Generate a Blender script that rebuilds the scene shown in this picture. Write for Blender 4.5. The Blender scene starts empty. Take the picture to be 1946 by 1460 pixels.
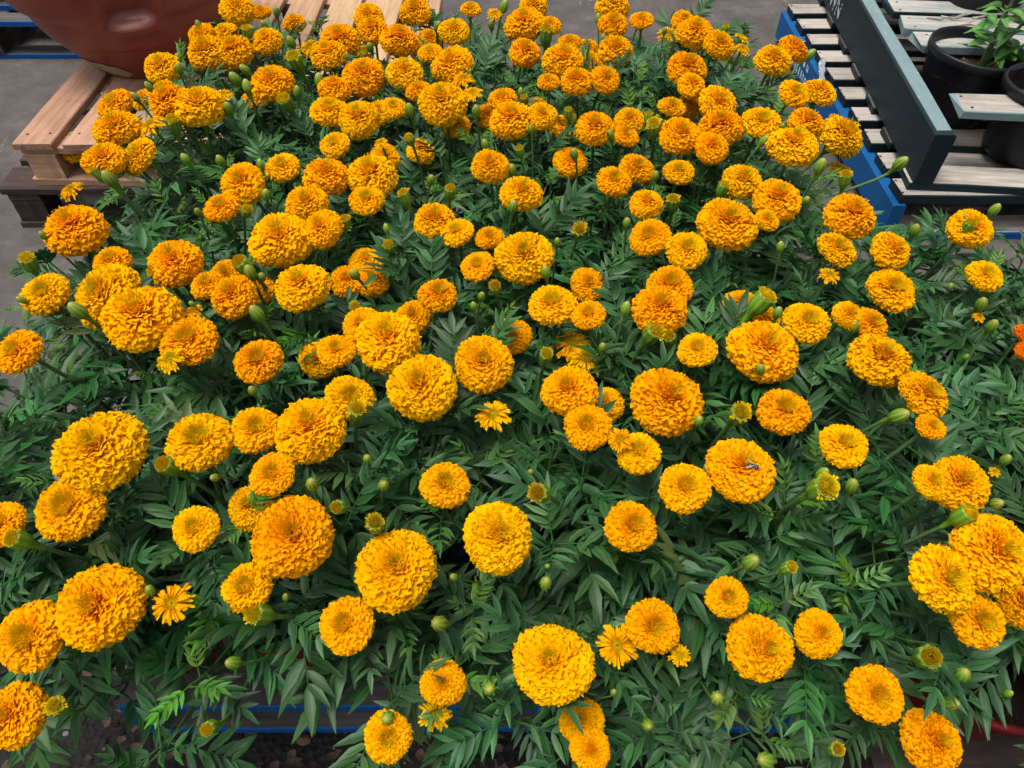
import bpy, bmesh, math, random
from mathutils import Vector, Matrix, Quaternion, noise
R = math.radians
rnd = random.Random(11)
S = bpy.context.scene
C = S.collection

# ------------------------------------------------------------------ camera
CAM_H, PITCH, HFOV = 1.5, R(49), R(70)
cam_d = bpy.data.cameras.new('camera'); cam = bpy.data.objects.new('camera', cam_d); C.objects.link(cam)
cam.location = (0, 0, CAM_H); cam.rotation_euler = (math.pi/2 - PITCH, 0, 0)
cam_d.sensor_width = 36; cam_d.lens = 18/math.tan(HFOV/2); cam_d.clip_start = .05; cam_d.clip_end = 500
S.camera = cam
# ------------------------------------------------------------------ sky, sun, exposure
SUN_EL, SUN_AZ = R(76), R(-100)          # azimuth measured from +y towards +x
w = bpy.data.worlds.new('World'); S.world = w; w.use_nodes = True
nt = w.node_tree; bg = nt.nodes['Background']
sky = nt.nodes.new('ShaderNodeTexSky'); sky.sky_type = 'NISHITA'; sky.sun_disc = False
sky.sun_elevation = SUN_EL; sky.sun_rotation = SUN_AZ; sky.dust_density = 4; sky.air_density = 1; sky.ozone_density = .6
hsv = nt.nodes.new('ShaderNodeHueSaturation'); hsv.inputs['Saturation'].default_value = .30
nt.links.new(sky.outputs[0], hsv.inputs['Color']); nt.links.new(hsv.outputs[0], bg.inputs[0])
bg.inputs[1].default_value = .075
sd = bpy.data.lights.new('sun', 'SUN'); sun = bpy.data.objects.new('sun', sd); C.objects.link(sun)
sd.energy = 1.5; sd.angle = R(30); sd.color = (1, .965, .91)
sdir = Vector((math.sin(SUN_AZ)*math.cos(SUN_EL), math.cos(SUN_AZ)*math.cos(SUN_EL), math.sin(SUN_EL)))
sun.rotation_euler = sdir.to_track_quat('Z', 'Y').to_euler(); sun.location = sdir*6
vs = S.view_settings; vs.view_transform = 'Standard'; vs.look = 'None'; vs.gamma = 1; vs.exposure = 1.22
S.cycles.use_adaptive_sampling = True; S.cycles.adaptive_threshold = .03
S.cycles.max_bounces = 4; S.cycles.diffuse_bounces = 3; S.cycles.glossy_bounces = 2; S.cycles.transmission_bounces = 2; S.cycles.transparent_max_bounces = 4
S.cycles.sample_clamp_indirect = 6

# ------------------------------------------------------------------ photograph geometry (1946 x 1460)
F = 973/math.tan(HFOV/2)
UP = Vector((0, math.sin(PITCH), math.cos(PITCH))); FW = Vector((0, math.cos(PITCH), -math.sin(PITCH))); CP = Vector((0, 0, CAM_H))
def ray(px, py): return (FW + Vector((1, 0, 0))*((px-973)/F) + UP*((730-py)/F))
def at(px, py, z):
    d = ray(px, py); return CP + d*((z-CAM_H)/d.z)
def proj(p):
    v = Vector(p)-CP; d = v.dot(FW); return 973+F*v.x/d, 730-F*v.dot(UP)/d, d
def sstep(a, b, x):
    t = max(0, min(1, (x-a)/(b-a))); return t*t*(3-2*t)

# ------------------------------------------------------------------ helpers
def link(name, mesh, parent=None, loc=(0, 0, 0)):
    o = bpy.data.objects.new(name, mesh); C.objects.link(o); o.location = loc
    if parent: o.parent = parent
    return o
def tag(o, label=None, cat=None, group=None, kind=None):
    for k, v in (('label', label), ('category', cat), ('group', group), ('kind', kind)):
        if v: o[k] = v
    return o
def thing(name, label, cat, loc, rz=0, group=None):
    o = link(name, None, None, loc); o.rotation_euler = (0, 0, rz); o.empty_display_size = .05
    return tag(o, label, cat, group)
def mesh(name, V, Fc, mats, cols=None, smooth=True, midx=None):
    m = bpy.data.meshes.new(name); m.from_pydata([tuple(v) for v in V], [], Fc)
    for mt in (mats if isinstance(mats, (list, tuple)) else [mats]): m.materials.append(mt)
    if smooth: m.polygons.foreach_set('use_smooth', [True]*len(m.polygons))
    if midx: m.polygons.foreach_set('material_index', midx)
    if cols:
        a = m.attributes.new('tint', 'FLOAT_COLOR', 'POINT')
        a.data.foreach_set('color', [c for t in cols for c in (t[0], t[1], t[2], 1)])
    m.update(); return m
def tube(V, Fc, pts, rads, n=6, cap=True):
    """append a tube through pts to V, Fc"""
    pts = [Vector(p) for p in pts]; b0 = len(V); prev = None
    for i, p in enumerate(pts):
        t = (pts[min(i+1, len(pts)-1)]-pts[max(i-1, 0)]).normalized()
        if prev is None:
            x = t.orthogonal().normalized()
        else:
            x = (prev - t*prev.dot(t)).normalized()
        prev = x; y = t.cross(x)
        for k in range(n):
            a = 2*math.pi*k/n; V.append(p + (x*math.cos(a)+y*math.sin(a))*rads[i])
    for i in range(len(pts)-1):
        for k in range(n):
            a = b0+i*n+k; b = b0+i*n+(k+1) % n; Fc.append((a, b, b+n, a+n))
    if cap:
        Fc.append(tuple(b0+(len(pts)-1)*n+k for k in range(n)))
def lathe(prof, n, off=None):
    V, Fc = [], []
    for (r, z) in prof:
        for k in range(n):
            a = 2*math.pi*k/n; rr = r if off is None else off(r, z, a)
            V.append((rr*math.cos(a), rr*math.sin(a), z))
    for i in range(len(prof)-1):
        for k in range(n):
            a = i*n+k; b = i*n+(k+1) % n; Fc.append((a, b, b+n, a+n))
    return V, Fc

# ------------------------------------------------------------------ materials
class Mat:
    def __init__(s, name, rough=.6, spec=.4):
        s.m = bpy.data.materials.new(name); s.m.use_nodes = True; s.t = s.m.node_tree; s.n = s.t.nodes
        s.p = s.n['Principled BSDF']; s.p.inputs['Roughness'].default_value = rough
        s.p.inputs['Specular IOR Level'].default_value = spec; s.out = s.n['Material Output']
    def new(s, k, **kw):
        n = s.n.new(k)
        for a, b in kw.items(): setattr(n, a, b)
        return n
    def l(s, a, b): s.t.links.new(a, b)
    def coord(s, scale, kind='Object'):
        c = s.new('ShaderNodeTexCoord'); mp = s.new('ShaderNodeMapping'); mp.inputs['Scale'].default_value = scale
        s.l(c.outputs[kind], mp.inputs[0]); return mp.outputs[0]
    def noise(s, vec, sc, det=4, rough=.6):
        n = s.new('ShaderNodeTexNoise'); n.inputs['Scale'].default_value = sc; n.inputs['Detail'].default_value = det
        n.inputs['Roughness'].default_value = rough
        if vec: s.l(vec, n.inputs['Vector'])
        return n.outputs['Fac']
    def ramp(s, fac, stops):
        r = s.new('ShaderNodeValToRGB'); e = r.color_ramp.elements
        while len(e) < len(stops): e.new(.5)
        for k, (p, c) in enumerate(stops):
            e[k].position = p; e[k].color = (*c, 1) if len(c) == 3 else c
        s.l(fac, r.inputs[0]); return r.outputs[0]
    def mix(s, f, a, b, mode='MIX'):
        n = s.new('ShaderNodeMix', data_type='RGBA', blend_type=mode)
        for i, v in ((0, f), (6, a), (7, b)):
            if hasattr(v, 'is_linked') or hasattr(v, 'links'): s.l(v, n.inputs[i])
            else: n.inputs[i].default_value = v if i == 0 else (*v, 1)
        return n.outputs[2]
    def rand(s): return s.new('ShaderNodeObjectInfo').outputs['Random']
    def bump(s, h, st, dist=.01):
        b = s.new('ShaderNodeBump'); b.inputs['Strength'].default_value = st; b.inputs['Distance'].default_value = dist
        s.l(h, b.inputs['Height']); s.l(b.outputs[0], s.p.inputs['Normal'])
    def hsvrand(s, col, dh, dv, ds=0):
        h = s.new('ShaderNodeHueSaturation'); r = s.rand()
        for k, d, c in (('Hue', dh, .5), ('Value', dv, 1), ('Saturation', ds, 1)):
            mr = s.new('ShaderNodeMapRange'); mr.inputs[3].default_value = c-d; mr.inputs[4].default_value = c+d
            if k == 'Hue': s.l(r, mr.inputs[0])
            else:
                mm = s.new('ShaderNodeMath', operation='FRACT'); m2 = s.new('ShaderNodeMath', operation='MULTIPLY')
                m2.inputs[1].default_value = 7.31 if k == 'Value' else 13.7
                s.l(r, m2.inputs[0]); s.l(m2.outputs[0], mm.inputs[0]); s.l(mm.outputs[0], mr.inputs[0])
            s.l(mr.outputs[0], h.inputs[k])
        s.l(col, h.inputs['Color']); return h.outputs[0]
    def base(s, col):
        if hasattr(col, 'links'): s.l(col, s.p.inputs['Base Color'])
        else: s.p.inputs['Base Color'].default_value = (*col, 1)
        return s
    def translucent(s, col, f):
        t = s.new('ShaderNodeBsdfTranslucent'); mx = s.new('ShaderNodeMixShader'); mx.inputs[0].default_value = f
        s.l(col, t.inputs[0]); s.l(s.p.outputs[0], mx.inputs[1]); s.l(t.outputs[0], mx.inputs[2]); s.l(mx.outputs[0], s.out.inputs[0])
    def attr(s):
        a = s.new('ShaderNodeAttribute', attribute_name='tint'); sp = s.new('ShaderNodeSeparateColor'); s.l(a.outputs['Color'], sp.inputs[0])
        return sp.outputs
    def vary(s, fac, lo, hi):
        mr = s.new('ShaderNodeMapRange'); mr.inputs[3].default_value = lo; mr.inputs[4].default_value = hi; s.l(fac, mr.inputs[0]); return mr.outputs[0]

def petal_mat(name, deep, gold, young):
    m = Mat(name, .7, .10); a = m.attr()
    c = m.mix(m.vary(a[1], 0, 1), deep, gold)
    c = m.mix(m.vary(a[2], 0, .35), c, deep)
    c = m.mix(a[0], c, young)
    c = m.hsvrand(c, .010, .06)
    d = m.new('ShaderNodeBsdfDiffuse'); t = m.new('ShaderNodeBsdfTranslucent'); mx = m.new('ShaderNodeMixShader'); mx.inputs[0].default_value = .38
    m.l(c, d.inputs[0]); m.l(c, t.inputs[0]); m.l(d.outputs[0], mx.inputs[1]); m.l(t.outputs[0], mx.inputs[2]); m.l(mx.outputs[0], m.out.inputs[0]); m.n.remove(m.p)
    return m.m
M_PETAL = petal_mat('petal', (.94, .350, .001), (.955, .500, .002), (.46, .41, .006))
M_PETAL_S = petal_mat('petal_young', (.90, .42, .002), (.94, .58, .003), (.46, .40, .008))
M_PETAL_RED = petal_mat('petal_red', (.75, .08, .006), (.86, .16, .008), (.6, .3, .02))
def leaf_mat(name, c0, c1, rough=.46, tr=.14, spec=.28):
    m = Mat(name, rough, spec); a = m.attr()
    c = m.mix(a[1], c0, c1)
    c = m.mix(m.ramp(a[0], [(0, (1, 1, 1)), (.16, (0, 0, 0))]), c, tuple(x*.62 for x in c0))
    c = m.hsvrand(c, .018, .28, .10)
    c = m.mix(m.ramp(m.rand(), [(.975, (0, 0, 0)), (.998, (.6, .6, .6))]), c, (.13, .14, .03))
    m.base(c); m.translucent(c, tr); return m.m
M_LEAF = leaf_mat('leaf', (.016, .064, .018), (.046, .135, .036))
M_YOUNG = leaf_mat('young_leaf', (.060, .165, .022), (.105, .240, .036), .48, .22)
M_PEPPER = leaf_mat('pepper_leaf', (.075, .20, .045), (.12, .27, .055), .4, .22)
def flat(name, col, rough=.6, spec=.4, var=None, sc=20, bump=0):
    m = Mat(name, rough, spec)
    if var:
        nz = m.noise(m.coord((1, 1, 1)), sc, 4); c = m.mix(m.vary(nz, 0, 1), col, var); m.base(c)
        if bump: m.bump(nz, bump, .01)
    else: m.base(col)
    return m.m
M_STEM = flat('stem', (.055, .12, .035), .5, .4, (.08, .16, .05), 30)
def calyx_mat():
    m = Mat('calyx', .45, .4); a = m.attr()
    c = m.mix(a[0], (.085, .185, .014), (.20, .34, .018)); c = m.mix(a[1], c, (.30, .26, .05))
    m.base(m.hsvrand(c, .012, .15)); return m.m
M_CALYX = calyx_mat()
def pot_mat(name, c0, c1, rough=.4):
    m = Mat(name, rough, .3); nz = m.noise(m.coord((1, 1, 1)), 9, 5, .65)
    m.base(m.mix(m.vary(nz, 0, 1), c0, c1)); m.bump(m.noise(m.coord((1, 1, 1)), 40, 2), .12, .004); return m.m
M_REDPOT = pot_mat('red_plastic', (.11, .005, .007), (.16, .010, .011))
M_BLACKPOT = pot_mat('black_plastic', (.005, .005, .007), (.010, .010, .013), .42)
M_BAG = pot_mat('black_fabric', (.010, .010, .011), (.022, .021, .021), .75)
M_SOIL = flat('soil', (.007, .0045, .003), .95, .1, (.025, .015, .009), 60, 1)
M_MULCH = flat('mulch', (.035, .02, .012), .95, .1, (.20, .13, .085), 130, 1)

def wood_mat(name, cols, rough=.8, grain=(2.2, 26, 26), dirt=(.05, .04, .035), dirt_amt=.5):
    m = Mat(name, rough, .2)
    r = m.rand(); add = m.new('ShaderNodeVectorMath', operation='ADD'); comb = m.new('ShaderNodeCombineXYZ')
    mul = m.new('ShaderNodeMath', operation='MULTIPLY'); mul.inputs[1].default_value = 40; m.l(r, mul.inputs[0])
    for k in range(3): m.l(mul.outputs[0], comb.inputs[k])
    cd = m.new('ShaderNodeTexCoord'); m.l(cd.outputs['Object'], add.inputs[0]); m.l(comb.outputs[0], add.inputs[1])
    mp = m.new('ShaderNodeMapping'); mp.inputs['Scale'].default_value = grain; m.l(add.outputs[0], mp.inputs[0])
    g = m.noise(mp.outputs[0], 2.4, 6, .65)
    c = m.ramp(g, [(.28, cols[0]), (.5, cols[1]), (.72, cols[2])])
    big = m.noise(add.outputs[0], 6, 4, .6)
    c = m.mix(m.ramp(big, [(.50, (0, 0, 0)), (.78, (dirt_amt,)*3)]), c, dirt)
    m.base(m.hsvrand(c, .012, .16)); m.bump(g, .5, .004); return m.m
W_PINE = wood_mat('pine', [(.30, .17, .095), (.42, .255, .15), (.50, .33, .20)], .75, dirt=(.18, .09, .055), dirt_amt=.45)
W_GREY = wood_mat('weathered_wood', [(.20, .175, .15), (.32, .285, .25), (.42, .385, .35)], dirt=(.10, .075, .06))
W_DARK = wood_mat('dark_wood', [(.030, .020, .017), (.05, .034, .029), (.08, .056, .046)], dirt=(.014, .010, .009))
W_WORN = wood_mat('worn_wood', [(.045, .038, .036), (.075, .066, .061), (.11, .10, .093)], dirt=(.03, .026, .025))
W_WASH = wood_mat('green_washed_wood', [(.16, .16, .15), (.30, .29, .265), (.42, .40, .37)], dirt=(.12, .19, .19), dirt_amt=.7)
def paint_mat(name, c0, c1, chip, chip_amt=.75, rough=.55):
    m = Mat(name, rough, .2)
    nz = m.noise(m.coord((1, 1, 1)), 7, 5, .7); c = m.mix(m.vary(nz, 0, 1), c0, c1)
    ch = m.noise(m.coord((5, 22, 22)), 2.6, 6, .72)
    c = m.mix(m.ramp(ch, [(chip_amt-.07, (0, 0, 0)), (chip_amt, (1, 1, 1))]), c, chip)
    m.base(m.hsvrand(c, .006, .12)); m.bump(ch, .3, .003); return m.m
P_BLUE = paint_mat('blue_paint', (.003, .060, .21), (.006, .088, .28), (.16, .15, .14), .76)
P_GREEN = paint_mat('dark_green_paint', (.006, .014, .018), (.011, .026, .031), (.07, .09, .09), .80)
P_TEAL = paint_mat('faded_teal_paint', (.11, .18, .19), (.20, .27, .27), (.30, .29, .26), .66, .8)
M_NAIL = flat('rusty_nail', (.045, .022, .015), .7, .4)
M_WHITE = paint_mat('stencil_white', (.42, .52, .62), (.55, .63, .70), (.02, .08, .2), .60)
M_WHITE2 = paint_mat('stencil_grey', (.30, .36, .38), (.42, .47, .48), (.012, .03, .035), .56)
M_FILM = flat('plastic_film', (.25, .25, .27), .3, .5)

# ------------------------------------------------------------------ ground
def ground_mat():
    m = Mat('asphalt', .85, .25); co = m.coord((1, 1, 1))
    big = m.noise(co, 1.7, 5, .6); fine = m.noise(co, 120, 3, .7)
    v = m.new('ShaderNodeTexVoronoi'); v.inputs['Scale'].default_value = 70; m.l(co, v.inputs['Vector'])
    c = m.ramp(fine, [(.35, (.006, .005, .005)), (.6, (.016, .0135, .0125)), (.78, (.05, .042, .037))])
    c = m.mix(m.ramp(big, [(.4, (0, 0, 0)), (.7, (.6, .6, .6))]), c, (.011, .009, .008))
    sp = m.new('ShaderNodeSeparateColor'); m.l(v.outputs['Color'], sp.inputs[0])
    c = m.mix(m.ramp(sp.outputs[0], [(.90, (0, 0, 0)), (.93, (.8, .8, .8))]), c, (.10, .062, .042))
    m.base(c); m.bump(v.outputs['Distance'], .8, .01); return m.m
def concrete_mat():
    m = Mat('concrete', .8, .3); co = m.coord((1, 1, 1))
    big = m.noise(co, 1.3, 6, .62); mid = m.noise(co, 9, 6, .7); fine = m.noise(co, 160, 2)
    c = m.ramp(mid, [(.3, (.052, .045, .042)), (.52, (.080, .070, .064)), (.75, (.120, .107, .098))])
    c = m.mix(m.ramp(big, [(.42, (0, 0, 0)), (.66, (.75, .75, .75))]), c, (.050, .043, .040))
    st = m.noise(m.coord((9, 1.2, 1)), 2.1, 5, .75)
    c = m.mix(m.ramp(st, [(.63, (0, 0, 0)), (.72, (.5, .5, .5))]), c, (.26, .24, .22))
    v = m.new('ShaderNodeTexVoronoi', feature='DISTANCE_TO_EDGE'); v.inputs['Scale'].default_value = .7
    wob = m.new('ShaderNodeMix', data_type='VECTOR'); nn = m.new('ShaderNodeTexNoise'); nn.inputs['Scale'].default_value = 6; m.l(co, nn.inputs['Vector'])
    wob.inputs[0].default_value = .3; m.l(co, wob.inputs[4]); m.l(nn.outputs['Color'], wob.inputs[5]); m.l(wob.outputs[1], v.inputs['Vector'])
    c = m.mix(m.ramp(v.outputs['Distance'], [(.001, (.5, .5, .5)), (.006, (0, 0, 0))]), c, (.035, .03, .027))
    m.base(c); m.bump(fine, .35, .004); return m.m
g = link('ground', mesh('ground', [(-80, -80, 0), (80, -80, 0), (80, 80, 0), (-80, 80, 0)], [(0, 1, 2, 3)], ground_mat(), smooth=False)); tag(g, kind='structure')
cs = []
for k in range(41):                                   # ragged near edge of the old concrete slab
    x = -9+18*k/40; cs.append((x, 1.22+.05*math.sin(k*1.7)+.03*math.sin(k*4.1), .004))
V = cs+[(9, 9, .004), (-9, 9, .004)]
g = link('pavement', mesh('pavement', V, [tuple(range(len(V)))], concrete_mat(), smooth=False)); tag(g, kind='structure')

# ------------------------------------------------------------------ pallets
def board_mesh(L, W, T, mats, seed, rag=.0, top_only=True, chip=None):
    """plank along local x; slot 0 = flat faces, slot 1 = edges and ends"""
    r = random.Random(seed); n = 6; V, Fc, mi = [], [], []
    for i in range(n+1):
        x = -L/2+L*i/n
        if 0 < i < n: x += r.uniform(-.2, .2)*L/n
        j = lambda a: r.uniform(-a, a)
        e = max(rag, .003) if i in (0, n) else 0
        wl, wr = W/2*(1-.02)+j(.0025), W/2*(1-.02)+j(.0025)
        zt = T/2+j(.0012)
        V += [(x+j(e), -wl, -T/2), (x+j(e), wr, -T/2), (x+j(e), wr, zt-.003), (x+j(e), wr-.003, zt), (x+j(e), -wl+.003, zt), (x+j(e), -wl, zt-.003)]
    for i in range(n):
        a = i*6
        for k in range(6):
            k2 = (k+1) % 6; Fc.append((a+k, a+k2, a+6+k2, a+6+k)); mi.append(0 if k in (0, 3) else 1)
    Fc.append((5, 4, 3, 2, 1, 0)); b = n*6; Fc.append((b, b+1, b+2, b+3, b+4, b+5)); mi += [1, 1]
    return mesh('board', V, Fc, mats, smooth=False, midx=mi)
NAIL = None
def nail_mesh():
    V, Fc = [], []
    for z, r in ((-.004, .0042), (.0012, .0042)):
        for k in range(7): V.append((r*math.cos(k*.8976), r*math.sin(k*.8976), z))
    for k in range(7): Fc.append((k, (k+1) % 7, 7+(k+1) % 7, 7+k))
    Fc.append(tuple(range(7, 14))); return mesh('nail', V, Fc, M_NAIL, smooth=False)
NAIL = nail_mesh(); bseed = [0]
def board(name, parent, c, L, W, T, axis, mats, rag=.0, nails=None, rz=0, tilt=0):
    bseed[0] += 1
    o = link(name, board_mesh(L, W, T, mats, bseed[0], rag), parent, c)
    o.rotation_euler = (tilt, 0, (math.pi/2 if axis == 'y' else 0)+rz)
    for s in nails or ():
        for q in (-.28, .27):
            link('nail', NAIL, o, (s+rnd.uniform(-.008, .008), q*W+rnd.uniform(-.006, .006), T/2))
    return o
def stringer_pallet(name, label, loc, rz, W, D, H, faces, edge, string_mat, deck, bottom, bw=.095, t=.022, inset=.0, nails=True, group=None, nail_x=None, deck_edge=None):
    """stringers along y, boards along x; deck/bottom: list of y centres"""
    p = thing(name, label, 'pallet', loc, rz, group)
    sw = .045; sh = H-2*t
    for x in (-W/2+sw/2, 0, W/2-sw/2):
        board('stringer', p, (x, 0, t+sh/2), D, sw, sh-.001, 'y', [string_mat, string_mat])
    nx = [-W/2+sw/2, 0, W/2-sw/2] if nails else None
    for y in deck: board('deck_board', p, (0, y, H-t/2), W-2*inset, bw*rnd.uniform(.94, 1.05), t, 'x', [faces, deck_edge or edge], nails=nx)
    for y in bottom: board('bottom_board', p, (0, y, t/2), W-2*inset, bw, t, 'x', [faces, edge])
    return p
def spread(n, D, bw): return [-D/2+bw/2+(D-bw)*k/(n-1) for k in range(n)]

# the bed's own pallet
BX0, BX1, BY0, BY1, BH = -.70, .54, .415, 1.66, .15
stringer_pallet('bed_pallet', 'low wooden pallet with blue front edge under the dense marigold bed', ((BX0+BX1)/2, (BY0+BY1)/2, 0), 0,
                BX1-BX0, BY1-BY0, BH, W_WORN, P_BLUE, P_BLUE, spread(8, BY1-BY0, .12), spread(4, BY1-BY0, .12), bw=.12, t=.024)
# pallet of the neighbouring plants
stringer_pallet('bed_pallet', 'dark pallet under the sparsely flowering marigolds beside the dense bed', (1.17, .80, 0), 0,
                1.12, .98, .15, W_DARK, W_DARK, W_DARK, spread(6, .98, .12), spread(3, .98, .12), bw=.12, t=.024)
# blue pallet with the green pallet on it
blue = stringer_pallet('blue_pallet', 'blue pallet with white stencilled side under the dark green pallet', (1.195+.60, 2.65, 0), 0,
                1.2, 1.45, .170, W_GREY, P_BLUE, P_BLUE, [-.725+.055+.149*k for k in range(0, 10)], spread(5, 1.45, .1), bw=.100, t=.032, inset=.02, nail_x=1, deck_edge=P_GREEN)
# green pallet
gp = thing('green_pallet', 'dark green pallet with broken weathered deck boards holding black pots', 'pallet', (1.90, 2.66, .171), R(-4.5))
GW, GD, GT = 1.2, 1.5, .025
for x in (-GW/2+.03, 0, GW/2-.03):
    board('stringer', gp, (x, 0, GT+.0825), GD, .06, .163, 'y', [P_GREEN, P_GREEN])
top = board('stringer_top', gp, (-GW/2+.034, .0, GT+.1655), GD-.05, .05, .003, 'y', [P_TEAL, P_TEAL])
for k, y in enumerate(spread(7, GD, .11)):
    board('bottom_board', gp, (0, y, GT/2), GW+.012, .11, GT-.001, 'x', [W_WORN if k else W_GREY, P_GREEN])
nx = [-.52, .0, .52]
for y, dx, m0 in ((-.60, .045, W_GREY), (-.165, .05, W_WASH), (-.035, .035, W_WASH), (.105, .02, W_WASH), (.25, .03, W_WASH), (.40, .03, W_WASH), (.55, .02, W_WASH), (.69, .02, W_WASH)):
    board('deck_board', gp, (dx, y, GT+.1675+.0125), GW-.10, .115, .025, 'x', [m0, P_TEAL if y < 0 else P_GREEN], rag=.012 if y < .5 else .004, nails=nx, rz=rnd.uniform(-.01, .01))
# splinters standing off the broken board
for k in range(7):
    V, Fc = [], []; x = -.50+rnd.random()*.32; L = rnd.uniform(.04, .10)
    tube(V, Fc, [(0, 0, 0), (L*.5, rnd.uniform(-.01, .01), rnd.uniform(.004, .02)), (L, rnd.uniform(-.02, .02), rnd.uniform(.008, .035))], [.007, .004, .0008], 4)
    o = link('splinter', mesh('splinter', V, Fc, W_GREY, smooth=False), gp, (x, -.035+rnd.uniform(-.03, .05), GT+.1925)); o.rotation_euler = (0, 0, rnd.uniform(-.5, .5))
# stencil marks, as flat paint 1.5 mm proud of the timber
def text_part(body, size, parent, loc, rot, mat, extr=.0008):
    cu = bpy.data.curves.new('lettering', 'FONT'); cu.body = body; cu.size = size; cu.extrude = extr; cu.align_x = 'CENTER'
    to = bpy.data.objects.new('tmp', cu); C.objects.link(to)
    dg = bpy.context.evaluated_depsgraph_get(); me = bpy.data.meshes.new_from_object(to.evaluated_get(dg))
    bpy.data.objects.remove(to); me.materials.clear(); me.materials.append(mat)
    o = link('lettering', me, parent, loc); o.rotation_euler = rot; return o
text_part('OWN', .10, gp, (-GW/2-.0015, .50, GT+.022), (R(90), 0, R(-90)), M_WHITE2)
V, Fc = [], []
for k in range(14):
    a = 2*math.pi*k/14
    for r in (.012, .022): V.append((0, r*math.cos(a), r*math.sin(a)))
for k in range(14):
    a = 2*k; b = 2*((k+1) % 14); Fc.append((a, b, b+1, a+1))
link('stencil_ring', mesh('stencil_ring', V, Fc, M_WHITE2, smooth=False), gp, (-GW/2-.002, .46, GT+.125))
def stencil_block(parent):
    V, Fc = [], []; r = random.Random(5)
    def q(y0, z0, y1, z1, sk=0):
        b = len(V); V.extend([(0, y0, z0), (0, y1, z0), (0, y1+sk, z1), (0, y0+sk, z1)]); Fc.append((b, b+1, b+2, b+3))
    y = .44
    for k in range(9):                                   # row of stencilled characters
        h = r.uniform(.026, .034); wd = r.uniform(.012, .02)
        q(y, .045, y+.006, .045+h); q(y+wd-.006, .045, y+wd, .045+h); q(y+.0062, .045+h-.007, y+wd-.0062, .045+h)
        if r.random() < .6: q(y+.0062, .045, y+wd-.0062, .051)
        y -= .03
    y = .46
    for k in range(6):
        q(y, .094, y+.024, .118, .006); y -= .045
    for k in range(5): q(.56-.02*k, .055+.008*k, .572-.02*k, .063+.008*k)
    o = link('stencil', mesh('stencil', V, Fc, M_WHITE, smooth=False), parent, (-.6-.0018, 0, 0)); return o
stencil_block(blue)

def block_pallet(name, label, loc, rz, W, D, H, wood, n, along, bmat=None, seed=0, group=None):
    p = thing(name, label, 'pallet', loc, rz, group); t = .022; bm_ = bmat or wood
    for x in (-W/2+.06, 0, W/2-.06):
        for y in (-D/2+.05, 0, D/2-.05):
            board('block', p, (x, y, t+(H-3*t)/2), .10, .09, H-3*t-.001, 'x', [bm_, bm_])
    for k in range(3):
        if along == 'y':
            board('lead_board', p, (0, (-D/2+.06, 0, D/2-.06)[k], H-1.5*t), W-.012, .10, t-.001, 'x', [wood, wood])
        else:
            board('lead_board', p, ((-W/2+.06, 0, W/2-.06)[k], 0, H-1.5*t), D-.012, .10, t-.001, 'y', [wood, wood])
        board('bottom_board', p, (0, (-D/2+.05, 0, D/2-.05)[k], t/2), W, .10, t, 'x', [wood, wood])
    tot = W if along == 'y' else D; bw = tot/n*.80
    for k in range(n):
        s = -tot/2+bw/2+(tot-bw)*k/(n-1)
        if along == 'y': board('deck_board', p, (s, 0, H-t/2), D+.01, bw*rnd.uniform(.95, 1.04), t, 'y', [wood, wood], nails=[-D/2+.05, D/2-.05])
        else: board('deck_board', p, (0, s, H-t/2), W+.01, bw, t, 'x', [wood, wood])
    return p
# pine pallet on an older dark pallet, beside the bed
block_pallet('dark_pallet', 'dark brown weathered pallet on the paving underneath the pale pine pallet', (-.98, 2.56, .004), R(1.0), 1.32, 1.12, .15, W_DARK, 7, 'x')
block_pallet('pine_pallet', 'pale new pine pallet carrying the terracotta planter', (-.90, 2.60, .1545), R(-1.0), 1.22, 1.2, .15, W_PINE, 8, 'y')
# stack behind the planter
stringer_pallet('blue_pallet', 'grey pallet with blue board edges on the paving behind the terracotta planter', (-2.25, 3.75, .004), 0, 1.3, 1.1, .16, W_WORN, P_BLUE, W_DARK, spread(7, 1.1, .1), spread(3, 1.1, .1), nails=False)
stringer_pallet('grey_pallet', 'weathered grey pallet stacked on the blue edged one behind the planter', (-2.27, 3.95, .165), R(1), 1.25, 1.1, .15, W_WORN, W_WORN, W_DARK, spread(7, 1.1, .1), spread(3, 1.1, .1), nails=False)

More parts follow.
